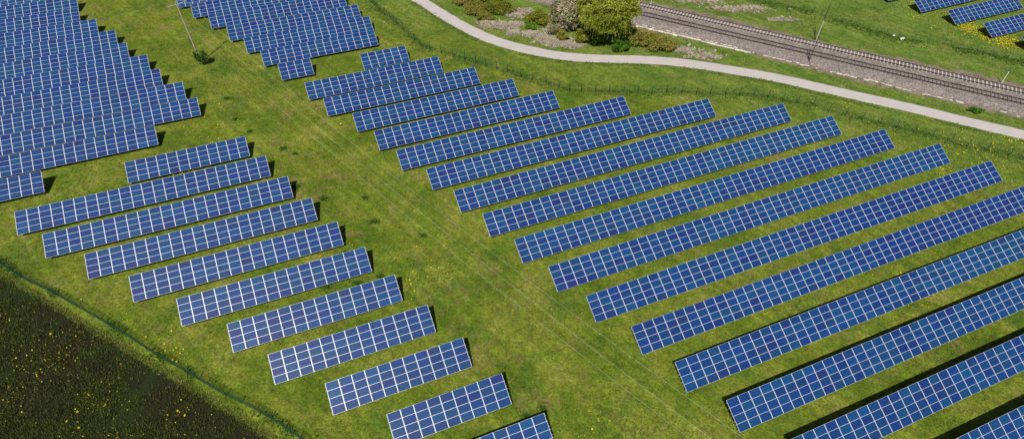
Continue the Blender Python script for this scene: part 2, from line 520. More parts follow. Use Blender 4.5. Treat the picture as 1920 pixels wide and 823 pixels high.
legR = MB(); legR.box(-.045, .045, -.035, .035, 0, 1.0); legme = legR.mesh('leg', [M['steel']])
rafm = MB(); rafm.box(-.03, .03, -1.85, 1.85, -.08, 0); rafme = rafm.mesh('rafter', [M['steel']])
CT, ST = math.cos(TILT), math.sin(TILT)
UPL = 4.019 / 2
def sl_pt(s, dz=0.0):           # local y,z of a point s metres up the slope, dz below the surface
    return (s * CT + dz * ST, HLOW + s * ST - dz * CT)

def array(x, y, w, dphi, n, label, group, rev=False, nrest=0, i0=0):
    """x,y: foot of the low left corner. rev: modules counted from the right end. i0: first column"""
    root = empty('solar_array', (x, y, 0), PHI + dphi)
    k = w / PW
    root.scale = (k, 1, 1)
    cols = list(range(i0, i0 + n))
    def cpos(c):
        a = (math.cos(PHI + dphi), math.sin(PHI + dphi)); X = x + a[0] * (c + .5) * w; Y = y + a[1] * (c + .5) * w
        return X, Y
    def inview(c):
        X, Y = cpos(c); Y2 = Y + 1.5
        depth = Y2 * _c + (CAM_H - 1.5) * _s; u = X / depth * F_PX
        return abs(u) < 985
    vis = [c for c in cols if inview(c)]
    if len(cols) * 4 > 100:
        near = sorted(vis, key=lambda c: math.hypot(*cpos(c)))[:25]
    else: near = cols
    near = set(near)
    rest = None
    choice = rng.choice(len(TINTS), size=(len(cols), 4), p=TW)
    # a few runs of the same darker or lighter batch
    for ci, c in enumerate(cols):
        for r in range(4):
            ti = int(choice[ci, r])
            if ci and random.random() < .16: ti = int(choice[ci - 1, r]); choice[ci, r] = ti
            s = .495 + r * PH
            yy, zz = sl_pt(s)
            if c in near:
                o = link('solar_module', MODS[ti][0], root)
                o.location = ((c + .5) * PW, yy, zz); o.rotation_euler = (TILT + random.uniform(-.002, .002), random.uniform(-.002, .002), 0)
            else:
                if rest is None: rest = ([], [], [], [])
                src = MODS[ti][0]
                base = len(rest[0])
                Mx = Matrix.Translation(((c + .5) * PW, yy, zz)) @ Matrix.Rotation(TILT, 4, 'X')
                for v in MODS[ti][1].v: rest[0].append(tuple(Mx @ Vector(v)))
                for f, mm in zip(MODS[ti][1].f, MODS[ti][1].m):
                    rest[1].append(tuple(base + q for q in f)); rest[2].append(0 if mm == 0 else (1 if mm == 2 else (2 if mm == 3 else 3 + ti)))
                    for q in f:
                        v = MODS[ti][1].v[q]; rest[3].append((v[0] + .791, v[1] + .483))
    if rest:
        me = bpy.data.meshes.new('solar_module'); me.from_pydata(rest[0], [], rest[1])
        for m_ in [M['frame'], M['back'], M['edge']] + GL: me.materials.append(m_)
        me.polygons.foreach_set('material_index', rest[2])
        uv = me.uv_layers.new(name='UVMap'); uv.data.foreach_set('uv', [c for p in rest[3] for c in p]); me.update()
        o = link('solar_module', me, root); o['kind'] = 'stuff'
    # purlins, rafters and legs
    for s in (.3, .99, 1.36, 2.0, 2.37, 3.02, 3.72):
        yy, zz = sl_pt(s, .042)
        p = MB(); p.box(i0 * PW - .12, (i0 + n) * PW + .12, yy - .03, yy + .03, zz - .07, zz)
        p.build('purlin', [M['steel']], root)
    ns = max(2, int(round(n / 3)))
    for q in range(ns):
        xx = i0 * PW + (n * PW) * (q + .5) / ns
        yy, zz = sl_pt(2.0, .115)
        o = link('rafter', rafme, root); o.location = (xx, yy, zz); o.rotation_euler = (TILT, 0, 0)
        for s in (.75, 3.2):
            yy, zz = sl_pt(s, .19)
            o = link('leg', legme, root); o.location = (xx, yy, -.02); o.scale = (1, 1, zz + .06)
    tag(root, label, 'solar array', group)
    return root

NUM = ['zero','one','two','three','four','five','six','seven','eight','nine','ten','eleven','twelve','thirteen','fourteen','fifteen','sixteen','seventeen','eighteen','nineteen','twenty']
def num(n):
    if n <= 20: return NUM[n]
    t = {2: 'twenty', 3: 'thirty', 4: 'forty'}[n // 10]
    return t + ('' if n % 10 == 0 else '-' + NUM[n % 10])
ORD = ['', 'first', 'second', 'third', 'fourth', 'fifth', 'sixth', 'seventh', 'eighth', 'ninth', 'tenth', 'eleventh', 'twelfth', 'thirteenth', 'fourteenth', 'fifteenth', 'sixteenth', 'seventeenth']


GB = 'solar arrays of the lower left block'
TB = [(-67.6655,77.1944,1.675,-.0011,12),(-79.5196,64.6969,1.6839,-.0047,23),(-72.3781,59.9153,1.6775,-.0022,22),(-63.8284,55.9282,1.6731,-.0018,20),(-55.2848,51.8243,1.6703,-.0018,18),(-46.7506,47.7926,1.6662,-.0018,16),(-38.2202,43.6804,1.6619,-.0008,14),(-31.2643,38.9983,1.6586,-.0006,13),(-22.8522,34.9086,1.6566,-.0001,11),(-14.4529,30.8663,1.6585,.0007,9)]
for i, (x, y, w, dp, n) in enumerate(TB):
    extra = {0: 'farthest row of the lower left block', 9: 'second row from the bottom edge beside the grassy lane'}.get(i, ORD[i + 1] + ' row from the top in the lower left block')
    array(x, y, w, dp, n, 'solar array %s panels long, %s' % (num(n), extra), GB)
a_ = (math.cos(PHI), math.sin(PHI))
array(4.6279 - a_[0] * 1.66 * 7, 31.2921 - a_[1] * 1.66 * 7, 1.66, 0, 7, 'blue solar array cut off by the bottom edge, nearest row left of the grassy lane', GB)

GC = 'solar arrays of the large right-hand block'
TCc = [(-33.7216,114.2383,1.6693,-.0009,6),(-42.7951,102.7871,1.6644,-.0013,17),(-37.7251,97.2988,1.6666,-.0009,19),(-30.9739,92.4267,1.6608,-.0005,20),(-25.869,86.9579,1.661,-.0004,22),(-20.9059,81.3682,1.6573,-.0007,28),(-14.9436,76.3561,1.6618,-.0002,35),(-9.6993,70.8947,1.6665,.0027,41),(-4.6129,65.4425,1.672,.003,43),(.579,59.9627,1.6755,.003,45),(5.7205,54.5553,1.6782,.0018,47),(10.9364,49.1596,1.6788,.0002,48)]
for i, (x, y, w, dp, n) in enumerate(TCc):
    ex = 'short array at the very top of the right-hand block' if i == 0 else ORD[i + 1] + ' row from the top in the right-hand block'
    array(x, y, w, dp, n, 'blue solar array %s panels long, %s' % (num(n), ex), GC)
TCr = [(16.7514,44.0193,1.67,.0002,53),(21.7454,38.5451,1.6727,-.0021,46),(27.2149,33.2121,1.6662,.0007,38),(33.6937,28.2922,1.67,0,30),(39.77,22.89,1.67,0,25)]
for i, (x, y, w, dp, n) in enumerate(TCr):
    q = ['with yellow flowers by its upper end', 'second row above the widest dark shadows', 'whose lower left corner shows whole near the bottom', 'its lower left corner cut by the bottom edge', 'in the bottom right corner, nearest row'][i]
    array(x, y, w, dp, n, 'solar array running off the right edge, %s row of right-hand block' % ORD[i + 13] if i < 4 else 'solar array in the bottom right corner, lowest row of the right-hand block', GC)

GA = 'solar arrays of the upper middle block'
TA = [(-50.2753,109.8341,1.6689,-.0002,4),(-55.6651,115.2846,1.6685,-.0007,15),(-61.0416,120.6042,1.6726,-.0011,17),(-66.6506,125.8117,1.6778,-.001,18),(-72.9812,131.4682,1.677,-.0002,19),(-79.1465,136.5911,1.675,0,14),(-84.8363,141.7006,1.67,0,14)]
LA = ['short solar array four panels long, lowest of the upper middle block',
      'solar array fifteen panels long just behind the four-panel array, upper middle block',
      'solar array seventeen panels long, third row up in the upper middle block',
      'solar array eighteen panels long, fourth row up in the upper middle block',
      'solar array nineteen panels long, fifth row up in the upper middle block',
      'solar array fourteen panels long, sixth row up in the upper middle block',
      'solar array cut by the top edge right beside the top of the tall wooden pole']
for i, (x, y, w, dp, n) in enumerate(TA): array(x, y, w, dp, n, LA[i], GA)

GLb = 'solar arrays of the left-edge block'
TL = [(-80.8218,74.7678,1.6742,6),(-67.0381,87.9438,1.6842,17),(-62.6392,97.2511,1.682,25),(-67.6458,102.7231,1.682,25),(-74.3904,107.6082,1.682,24),(-79.4401,113.1473,1.682,23),(-86.1433,118.0655,1.68,22),(-91.3393,123.6621,1.68,20),(-98.2272,128.7765,1.68,18),(-105.0456,133.9025,1.68,15),(-108.82,140.31,1.68,14),(-115.6,145.6,1.68,10)]
for i, (x, y, w, n) in enumerate(TL):
    if i == 0: lab = 'solar array end four panels wide at the left edge, lowest of the left-edge block'
    elif i == 11: lab = 'solar array at the top left corner, farthest row of the left-edge block'
    else: lab = 'solar array running off the left edge, %s row up in the left-edge block' % ORD[i + 1]
    dp = -.0012 if i == 1 else 0
    array(x, y, w, dp, n, lab, GLb, i0=-n)

GD = 'solar arrays beyond the railway'
TD = [(94.06,149.72,8),(99.6753,143.6944,12),(105.2924,137.6672,14),(110.7543,131.3896,11),(116.207,125.1447,8)]
LD = ['solar array beyond the railway, only its lower corner touching the top edge',
      'solar array beyond the railway cut by the top edge, left of the two longer ones',
      'solar array beyond the railway with a steel leg showing at its left end',
      'solar array beyond the railway, third row down, black shadow at its left end',
      'solar array corner just inside the right edge beyond the railway, by yellow flowers']
for (x, y, n), lab in zip(TD, LD): array(x, y, 1.67, 0, n, lab, GD)

# ------------------------------------------------------------------ vegetation helpers
def rand_unit(n):
    v = rng.normal(size=(n, 3)); return v / np.linalg.norm(v, axis=1)[:, None]

def leaf_cloud(centres, size, droop=0.0, aspect=.55):
    n = len(centres)
    u = rand_unit(n); u[:, 2] = u[:, 2] * .6 - droop; u /= np.linalg.norm(u, axis=1)[:, None]
    w = np.cross(u, rand_unit(n)); w /= np.linalg.norm(w, axis=1)[:, None] + 1e-9
    s = size * rng.uniform(.6, 1.35, n)[:, None]
    a = centres - u * s * .5; b = centres + u * s * .5; ww = w * s * aspect * .5
    V = np.stack([a, centres + ww, b, centres - ww], 1).reshape(-1, 3)
    F = np.arange(4 * n).reshape(-1, 4)
    return V, F

def lobes_points(lobes, n, shell=.5):
    """lobes: (x,y,z,rx,ry,rz)"""
    L = np.array(lobes); vol = L[:, 3] * L[:, 4] + L[:, 3] * L[:, 5]; pick = rng.choice(len(L), n, p=vol / vol.sum())
    d = rand_unit(n); r = shell + (1 - shell) * rng.random(n) ** .6
    r = r * (1 + .10 * np.sin(d[:, 0] * 9 + pick) * np.cos(d[:, 1] * 8 + pick * 2) + rng.normal(0, .12, n))
    P = L[pick, :3] + d * r[:, None] * L[pick, 3:6]
    tone = rng.random(len(L))[pick] * .55 + rng.random(n) * .45
    return P, tone

def crown(name, lobes, n, size, mat, parent, droop=0.0, aspect=.55, shell=.55, zmin=.05):
    P, t = lobes_points(lobes, n, shell)
    k = P[:, 2] > zmin; P, t = P[k], t[k]
    V, F = leaf_cloud(P, size, droop, aspect)
    return link(name, mesh_np(name, V, F, [mat], tone=t), parent)

def sublobes(cx, cy, cz, rx, ry, rz, n, f=.32):
    out = []
    for _ in range(n):
        d = rand_unit(1)[0]; d[2] = abs(d[2]) * (1 if random.random() < .8 else -.4)
        q = random.uniform(.5, .85); s = random.uniform(.55, 1.3) * f
        out.append((cx + d[0] * rx * q, cy + d[1] * ry * q, cz + d[2] * rz * q, rx * s, ry * s, rz * s))
    return out

def limbs(mb, base, top, lobes, r=.25):
    mb.bar(base, top, r, r * .6, 8)
    for l in lobes:
        mb.bar(top if random.random() < .5 else (Vector(base) + Vector(top)) / 2, l[:3], r * .4, r * .1, 5)

def shrub(name, label, cat, x, y, rx, ry, h, n, size, mat, group=None, nl=9, droop=0.0, rz=0.0, aspect=.55, stems=True):
    root = empty(name, (x, y, 0), rz)
    lb = sublobes(0, 0, h * .42, rx, ry, h * .58, int(nl * 2.2))
    lb.append((0, 0, h * .35, rx * .6, ry * .6, h * .4))
    crown('foliage', lb, int(n * .42), size * 1.75, mat, root, droop, aspect, shell=.72)
    s = MB()
    for k in range(6): 
        l = random.choice(lb); s.bar((random.uniform(-.3, .3) * rx * .3, random.uniform(-.3, .3) * ry * .3, -.05), l[:3], .06, .02, 5)
    s.build('stem', [M['trunk']], root)
    tag(root, label, cat, group)
    return root

LM = {
 'sapling': leafmat('sapling_leaves', (.018, .050, .006), (.050, .100, .010), (.12, .19, .02)),
 'willow': leafmat('willow_leaves', (.16, .22, .018), (.38, .43, .048), (.62, .64, .12), sss=.4),
 'dark': leafmat('ivy_leaves', (.020, .075, .006), (.070, .170, .012), (.15, .29, .022)),
 'olive': leafmat('olive_shrub_leaves', (.10, .13, .012), (.22, .24, .022), (.36, .34, .050)),
 'bright': leafmat('bright_shrub_leaves', (.08, .17, .010), (.16, .30, .016), (.25, .40, .035)),
 'red': leafmat('reddish_shrub_leaves', (.11, .15, .020), (.24, .24, .035), (.40, .29, .080)),
 'grey': leafmat('grey_shrub_twigs', (.10, .12, .035), (.34, .30, .16), (.62, .56, .38)),
 'straw': leafmat('dry_reed', (.26, .20, .13), (.46, .39, .29), (.66, .60, .48), sss=.3),
 'tuft': leafmat('grass_tuft', (.078, .130, .008), (.160, .200, .024), (.29, .28, .075), sss=.3),
 'lush': leafmat('lush_grass_tuft', (.050, .110, .010), (.105, .180, .022), (.19, .26, .045), sss=.3),
 'crop': leafmat('field_crop', (.036, .032, .014), (.060, .075, .014), (.13, .175, .028), sss=.3),
 'weed': leafmat('weed_leaves', (.026, .080, .006), (.060, .135, .010), (.12, .21, .020), sss=.25),
 'yellow': leafmat('yellow_petals', (.42, .34, .01), (.60, .48, .01), (.70, .60, .04), sss=.1),
 'pale': leafmat('pale_petals', (.30, .30, .10), (.45, .44, .16), (.55, .55, .30), sss=.1),
}

def tufts(name, X, Y, h, spread, mat, label, cat, nb=3, z=0.0, kind='stuff'):
    n = len(X); h = np.broadcast_to(h, n)
    Xs = np.repeat(X, nb); Ys = np.repeat(Y, nb); hs = np.repeat(h, nb) * rng.uniform(.6, 1.2, n * nb)
    a = rng.uniform(0, 2 * math.pi, n * nb); sp = np.repeat(np.broadcast_to(spread, n), nb) * rng.uniform(.3, 1, n * nb)
    bx = Xs + rng.normal(0, .25, n * nb) * sp; by = Ys + rng.normal(0, .25, n * nb) * sp
    w = sp * .28
    px, py = -np.sin(a) * w, np.cos(a) * w
    V = np.stack([np.c_[bx - px, by - py, np.full(n * nb, z)], np.c_[bx + px, by + py, np.full(n * nb, z)],
                  np.c_[bx + np.cos(a) * sp, by + np.sin(a) * sp, z + hs]], 1).reshape(-1, 3)
    F = np.arange(3 * n * nb).reshape(-1, 3)
    t = np.clip(np.repeat(rng.random(n), nb) * .6 + rng.random(n * nb) * .4, 0, 1)
    o = link(name, mesh_np(name, V, F, [mat], tone=t, k=3))
    return tag(o, label, cat, None, kind)

def petals(name, X, Y, Z, size, mat, label, cat):
    n = len(X); C_ = np.c_[X, Y, Z]
    u = rand_unit(n); u[:, 2] *= .3; u /= np.linalg.norm(u, axis=1)[:, None]
    up = np.tile([0, 0, 1.0], (n, 1)) + rng.normal(0, .35, (n, 3)); w = np.cross(u, up); w /= np.linalg.norm(w, axis=1)[:, None]
    s = (np.broadcast_to(size, n) * .5)[:, None]
    V = np.stack([C_ - u * s, C_ - w * s, C_ + u * s, C_ + w * s], 1).reshape(-1, 3)
    o = link(name, mesh_np(name, V, np.arange(4 * n).reshape(-1, 4), [mat], tone=rng.random(n)))
    return tag(o, label, cat, None, 'stuff')

# ---- masks
def field_y(X):
    P = np.array([(-230, 134)] + FIELD + [(20, 6.5)]); return np.interp(X, P[:, 0], P[:, 1])
def in_field(X, Y): return Y < field_y(X)
def on_path(X, Y):
    d = np.full(len(X), 1e9)
    for c in cen[::2]: d = np.minimum(d, (X - c[0]) ** 2 + (Y - c[1]) ** 2)
    return d < (HW + .5) ** 2
def raild(X, Y): return Y - RS * X
def on_rail(X, Y): r = raild(X, Y); return (r > 150.2) & (r < 164.6)
def vis_pts(n, x0=-140, x1=140, y0=26, y1=165):
    X = rng.uniform(x0, x1, n); Y = rng.uniform(y0, y1, n)
    depth = Y * _c + CAM_H * _s; u = np.abs(X) / depth * F_PX; v = (Y * _s - CAM_H * _c) / depth * F_PX
    k = (u < 1030) & (v > -480) & (v < 470)
    return X[k], Y[k]

# ---- smooth pseudo noise for clumping
def pn(X, Y, s, seed=0):
    r = np.random.default_rng(seed); out = 0
    for k in range(7):
        a = r.uniform(0, 6.28); f = s * r.uniform(.5, 1.8); out = out + np.sin(X * math.cos(a) * f + Y * math.sin(a) * f + r.uniform(0, 6.28))
    return out / 7 * 1.6

X, Y = vis_pts(230000)
k = ~in_field(X, Y) & ~on_path(X, Y) & ~on_rail(X, Y)
X, Y = X[k], Y[k]
k = (pn(X, Y, .5, 1) + rng.normal(0, .5, len(X)) > -.35)
tufts('grass_tuft', X[k], Y[k], .16, .22, M_ := LM['tuft'], 'short meadow grass tufts growing between and around the solar arrays', 'grass')
X, Y = vis_pts(120000)
k = ~in_field(X, Y) & ~on_path(X, Y) & ~on_rail(X, Y) & (pn(X, Y, .35, 5) + rng.normal(0, .35, len(X)) > .45)
tufts('lush_grass', X[k], Y[k], .22, .3, LM['lush'], 'darker lush grass patches in the meadow', 'grass')

# fences' long grass
FP = [(-46,160),(-39.23,148.75),(-37.28,145.48),(-35.62,142.65),(-33.79,140.59),(-32.21,138.91),(-30.08,135.59),(-28.32,133.34),(-26.5,130.51),(-24.77,128.06),(-22.99,125.37),(-20.87,124.23),(-18.12,122.82),(-15.29,121.15),(-12.64,120.06),(-10.1,118.32),(-7.74,117.21),(-5.36,116.06),(-2.94,115.03),(-.09,113.33),(2.49,111.98),(5.23,110.74),(7.94,109.12),(10.13,107.82),(12.58,107.87),(15.56,107.78),(18.39,107.64),(21.39,107.55),(24.39,107.46),(27.26,107.32),(30.39,107.73),(33.58,107.64),(36.46,107.25),(39.39,107.31),(42.54,107.23),(45.47,106.94),(48.4,107),(51.24,106.42),(53.97,105.37),(56.69,104.37),(59.62,103.72),(61.99,101.52),(64.88,100.21),(67.72,98.92),(70.82,97.74),(73.54,96.39),(76.38,95.16),(79.22,93.74),(82.04,92.13),(84.46,90.63),(87.45,89.6),(90.99,88.28),(93.28,87.16),(96.2,85.9),(99.1,84.6)]
FF = [(42,156.5),(45.8,155),(49.69,153.22),(53.57,151.93),(57.88,151.13),(61.33,149.86),(64.26,148.3),(67.55,146.77),(70.63,145.25),(73.2,144.39),(74.55,142.93),(78.4,139.4),(81.45,137.03),(83.8,134.79),(86.68,133.37),(89.05,131.71),(92.15,130.53),(95.27,129.79),(98.45,128.94),(101.01,126.88),(104.03,125.57),(106.74,124.05),(109.87,122.84),(112.46,121.3),(115.3,120)]
FL = [(-92,66.2),(-86.5,63.2),(-81.37,60.45),(-79.49,59.39),(-74.04,56.32),(-68.27,53.79),(-63.01,51.16),(-56.04,47.59),(-51.81,45.29),(-49.16,43.72),(-43.71,41.02),(-38.1,38.07),(-32.94,35.84),(-29.78,34.17),(-26.01,31.88),(-23.59,30.45),(-20,28.5)]
def along(pts, n, spread):
    Q = resample(pts, 400, 0); i = rng.integers(0, 400, n)
    return Q[i, 0] + rng.normal(0, spread, n), Q[i, 1] + rng.normal(0, spread, n)
X, Y = along(FP, 3600, .85); k = pn(X, Y, .4, 9) + (X > 20) * .5 > -.2
tufts('long_grass', X[k], Y[k], .28, .4, LM['lush'], 'long dark grass growing along the fence beside the path', 'grass')
X, Y = along(FF, 2200, 1.1); k = pn(X, Y, .4, 19) > -.3
tufts('long_grass', X[k], Y[k], .5, .4, LM['lush'], 'long dark grass growing along the fence beyond the railway', 'grass')

X, Y = along(FL, 1500, .4); k = pn(X, Y, .6, 29) > .1
tufts('long_grass', X[k], Y[k], .35, .35, LM['weed'], 'tall dark weeds growing through the teal fence by the field', 'grass')
X = np.concatenate([loq[:, 0]] * 22) + rng.normal(0, .5, 22 * len(loq)); Y = np.concatenate([loq[:, 1]] * 22) - .7 + rng.normal(0, .35, 22 * len(loq)); k = (X > -30) & (X < 100) & (pn(X, Y, .3, 33) > -.1)
tufts('long_grass', X[k], Y[k], .2, .3, LM['lush'], 'dark grass fringe along the near edge of the pale path', 'grass')
X, Y = along([(-85.46,61.04)] + FIELD[1:], 3600, .26)
tufts('grass_tuft', X, Y, .22, .3, LM['tuft'], 'ragged grass tufts spilling over the edge of the dark field', 'grass')
# field crop and flowers
X, Y = vis_pts(160000, -100, -10, 22, 66); k = in_field(X, Y) & (pn(X, Y, .5, 3) * .8 + pn(X, Y, 1.6, 43) * .7 + rng.normal(0, .5, len(X)) + np.clip((field_y(X) - Y - 4) * .12, -.5, .3) > -.05)
tufts('field_crop', X[k], Y[k], .30, .26, LM['crop'], 'dark green low crop covering the field below the green fence', 'crop')
X, Y = vis_pts(60000, -100, -10, 22, 66); k = in_field(X, Y) & (Y < field_y(X) - 1.0)
cl = pn(X, Y, .35, 4) + pn(X, Y, .9, 8) * .7; k &= (cl * .7 + rng.normal(0, .6, len(X)) > .95)
X, Y = X[k][:4200], Y[k][:4200]
petals('wildflowers', X, Y, rng.uniform(.35, .6, len(X)), rng.choice([.08, .14, .20, .34], len(X), p=[.6, .27, .1, .03]), LM['yellow'], 'scattered yellow flowers blooming in the dark field', 'flowers')
# yellow flowers in the meadow
spots = [(100,150,5,60),(103.5,143.2,3,60),(98.5,142.6,2.5,40),(108.6,137,4,420),(114,130.6,4.5,520),(111.5,133,4,200),(121,128,5,200),(106,141,7,160),
         (76,84,5,70),(60,57,4,60),(80,92,9,110),(88,90,8,120),(66,103,7,60),(96,92,6,60),(48,46,3,16),(58,58,5,30),
         (-60,79,5,50),(-46,80,4,30),(-30,64,4,40),(-14,60,4,25),(-48,46,3,12),(-45,43.5,2,14),(10,36,3,14),(-17,55,4,16),(-66,98,8,60),(-40,100,7,40),(-58,90,5,40),(15,125,4,8)]
FX, FY = [], []
for (x, y, r, n) in spots:
    FX += list(rng.normal(x, r * .45, n)); FY += list(rng.normal(y, r * .45, n))
FX, FY = np.array(FX), np.array(FY); k = ~on_path(FX, FY) & ~on_rail(FX, FY)
FX, FY = FX[k], FY[k]
petals('wildflowers', FX, FY, rng.uniform(.12, .3, len(FX)), rng.uniform(.12, .32, len(FX)), LM['yellow'], 'patches of yellow dandelions in the meadow grass', 'flowers')
X, Y = vis_pts(9000); k = ~in_field(X, Y) & ~on_path(X, Y) & ~on_rail(X, Y) & (pn(X, Y, .3, 14) > .5)
petals('wildflowers', X[k], Y[k], rng.uniform(.1, .25, k.sum()), rng.uniform(.08, .2, k.sum()), LM['pale'], 'tiny pale seed heads dotted through the grassy lane', 'flowers')

# dark weed patches in the lane
ws = [(-39,77.5,.9),(-33.4,74.5,.7),(-26.5,75,.6),(-49,76,.7),(-47.4,73.6,.6),(-24,69.2,.8),(-30.2,64.3,.9),(-27,61.8,1.0),(-39.5,67.5,.8),(-28.5,55.5,.6),(-24.2,56.3,.7),(-21,57.6,.6),(-15.5,66.2,.6),(-52,93,.6),(3.2,36.4,.6),(1.2,35.4,.8),(13.9,29.5,.8),(-8,46,.8),(-60,104,.8),(-38,46.5,.6),(-60.5,60.5,.8),(15.2,31.7,.8),(-44,88,.7),(-41.5,86.5,.5),(-56,97,.6)]
WX, WY = [], []
for (x, y, r) in ws:
    n = int(420 * r * r); a = rng.uniform(0, 6.28, n); q = r * np.abs(rng.normal(0, .6, n)) * (1 + .2 * np.sin(2 * a + x) + .15 * np.sin(5 * a + y))
    WX += list(x + q * np.cos(a) * 1.2); WY += list(y + q * np.sin(a) * .9)
tufts('weeds', np.array(WX), np.array(WY), .22, .22, LM['weed'], 'round dark green weed patches spread over the grassy lane', 'weeds')
X, Y = vis_pts(60000, -60, 60, 26, 110); k = ~in_field(X, Y) & (pn(X, Y, 1.1, 21) + rng.normal(0, .3, len(X)) > 1.05)
tufts('weeds', X[k], Y[k], .22, .3, LM['bright'], 'bright green broad-leaved weeds along the array rows', 'weeds')

# dry pale reeds between path and railway
def reed_patch(spec, label):
    RX, RY = [], []
    for (x, y, rx, ry, n) in spec:
        RX += list(rng.normal(x, rx * .62, n)); RY += list(rng.normal(y, ry * .62, n))
    RX, RY = np.array(RX), np.array(RY); k = ~on_path(RX, RY)
    tufts('dry_reeds', RX[k][::3], RY[k][::3], .22, 1.0, LM['straw'], label, 'reeds', nb=5)
reed_patch([(-8,136.5,1.9,1.5,600),(-4.4,135.6,2.2,1.2,600),(-1.4,136.6,1.6,.9,350),(2.6,132,1.6,1.2,500),(-2.2,132.2,1.3,.8,220)], 'bleached dry grass lying between the path and the olive shrubs')
reed_patch([(6.3,130.6,2.4,2.2,1000),(8.8,128.4,2.6,1.5,800),(12,127,1.6,1.0,260)], 'tall beige dry reeds in front of the grey bush')
reed_patch([(-1,141.5,2,1.6,260),(1,143.5,2,1,200)], 'thin straw coloured reeds between the hedge and the olive shrub')
reed_patch([(37.5,125.2,2,1,300),(42,122.8,3,1.2,250)], 'small pale straw clump right of the reddish bush')
reed_patch([(55,146,6,1.2,700),(64,140.5,3,.8,160),(46,150,4,1.2,300)], 'pale dry grass streak beyond the railway')

# ------------------------------------------------------------------ trees and shrubs
# willow
wl = empty('willow_tree', (19.4, 128.2, 0))
lb = []
for (z, rr, n) in ((6.0, 5.2, 12), (7.8, 6.2, 14), (9.8, 6.2, 14), (11.8, 5.6, 13), (13.6, 4.4, 10), (15.1, 2.9, 7), (16.2, .9, 2)):
    for i in range(n):
        a = 2 * math.pi * (i + random.uniform(-.3, .3)) / n + z
        q = rr * random.uniform(.70, 1.05); r = random.uniform(.75, 1.55)
        lb.append((math.cos(a) * q - .4, math.sin(a) * q, z + random.uniform(-.7, .7), r * 1.1, r * 1.1, r * random.uniform(.7, 1.1)))
for i in range(8):
    lb.append((random.uniform(-2.5, 2.5), random.uniform(-2.5, 2.5), random.uniform(8, 13), 1.7, 1.7, 1.7))
P_, t_ = lobes_points(lb, 34000, .6)
V, F = leaf_cloud(P_, .46, .6, .42)
link('foliage', mesh_np('foliage', V, F, [LM['willow']], tone=t_), wl)
# hanging strands
SX = []
for l in lb:
    for _ in range(13):
        a = random.uniform(0, 6.28); x = l[0] + math.cos(a) * l[3] * .95; y = l[1] + math.sin(a) * l[4] * .95; z0 = l[2] - random.uniform(0, .3) * l[5]
        ln = random.uniform(.8, 2.4)
        m_ = int(ln / .17)
        tt = np.linspace(0, 1, m_)
        SX.append(np.c_[x + rng.normal(0, .05, m_) + math.cos(a) * .3 * tt, y + rng.normal(0, .05, m_) + math.sin(a) * .3 * tt, z0 - tt * ln])
SX = np.concatenate(SX); SX = SX[SX[:, 2] > 1.2]
V, F = leaf_cloud(SX, .27, 1.3, .36)
link('hanging_twigs', mesh_np('hanging_twigs', V, F, [LM['willow']], tone=np.clip(rng.random(len(SX)) * .7 + .2, 0, 1)), wl)
tk = MB(); limbs(tk, (0, 0, -.1), (.2, 0, 5.5), lb, .5); tk.build('trunk', [M['trunk']], wl)
tag(wl, 'large yellow-green weeping willow between the path and the railway', 'tree')

shrub('ivy_bush', 'dark green leafy bush under the front of the willow', 'bush', 22.4, 125.2, 2.6, 1.6, 2.6, 9000, .26, LM['dark'], nl=8)
shrub('ivy_bush', 'shaded dark bush behind the foot of the willow trunk', 'bush', 17.2, 128.0, 2.2, 2.0, 3.4, 6000, .26, LM['dark'], nl=8)
shrub('hawthorn_bush', 'tall grey-brown twiggy bush left of the willow', 'bush', 10.6, 134.4, 4.0, 3.6, 8.4, 26000, .26, LM['grey'], nl=17)
shrub('hawthorn_bush', 'pale blossoming lower bush at the left foot of the grey twiggy bush', 'bush', 7.4, 131.8, 1.7, 1.6, 3.2, 6000, .2, LM['grey'], nl=8)
shrub('grey_tree', 'greyish leafing tree behind the top left of the willow', 'tree', 14.6, 137.6, 3.6, 3.2, 9.6, 15000, .24, LM['grey'], nl=12)
shrub('reed_bush', 'pale olive scrub rising out of the beige dry reeds', 'bush', 9.6, 129.6, 2.0, 1.4, 1.9, 4200, .2, LM['olive'], nl=7)
shrub('young_bush', 'light olive bush with dry stalks between the grey bush and the willow', 'bush', 13.8, 128.4, 2.2, 1.5, 3.0, 6500, .22, LM['olive'], nl=8)
shrub('reddish_bush', 'reddish-olive bush against the right side of the willow', 'bush', 27.6, 127.9, 4.0, 2.7, 2.9, 13000, .2, LM['red'], nl=12, rz=-.2)
shrub('reddish_bush', 'rounded reddish-brown bush farthest right beside the path', 'bush', 31.8, 126.0, 3.6, 2.5, 2.8, 12000, .2, LM['red'], nl=12)
shrub('olive_bush', 'olive green shrub between the bleached grass and the grey bush', 'bush', 4.0, 137.6, 3.0, 2.7, 2.6, 10000, .2, LM['olive'], nl=12)
shrub('bright_bush', 'small vivid green shrub at the left foot of the olive shrub', 'bush', 1.9, 134.5, 1.5, 1.4, 1.7, 4200, .18, LM['bright'], nl=6)
shrub('hedge_bush', 'olive and reddish scrub mass at the top edge, right part', 'bush', -6.2, 143.0, 4.2, 3.2, 2.4, 13000, .2, LM['olive'], nl=14)
shrub('hedge_bush', 'brownish scrub mass at the top edge, middle part above the path', 'bush', -11.5, 142.8, 3.6, 3.0, 2.0, 9500, .2, LM['red'], nl=12)
shrub('hedge_bush', 'brownish green scrub at the top edge closest to where the path leaves', 'bush', -14.6, 147.6, 3.4, 3.0, 1.8, 9000, .2, LM['red'], nl=12)
shrub('hedge_bush', 'low brownish scrub left of the bleached grass patch', 'bush', -9.2, 139.4, 2.6, 1.8, 1.5, 6000, .2, LM['red'], nl=8)
shrub('hedge_bush', 'olive scrub touching the top edge above the brownish scrub', 'bush', -8.0, 148.4, 4.0, 3.0, 2.2, 9000, .2, LM['olive'], nl=12)
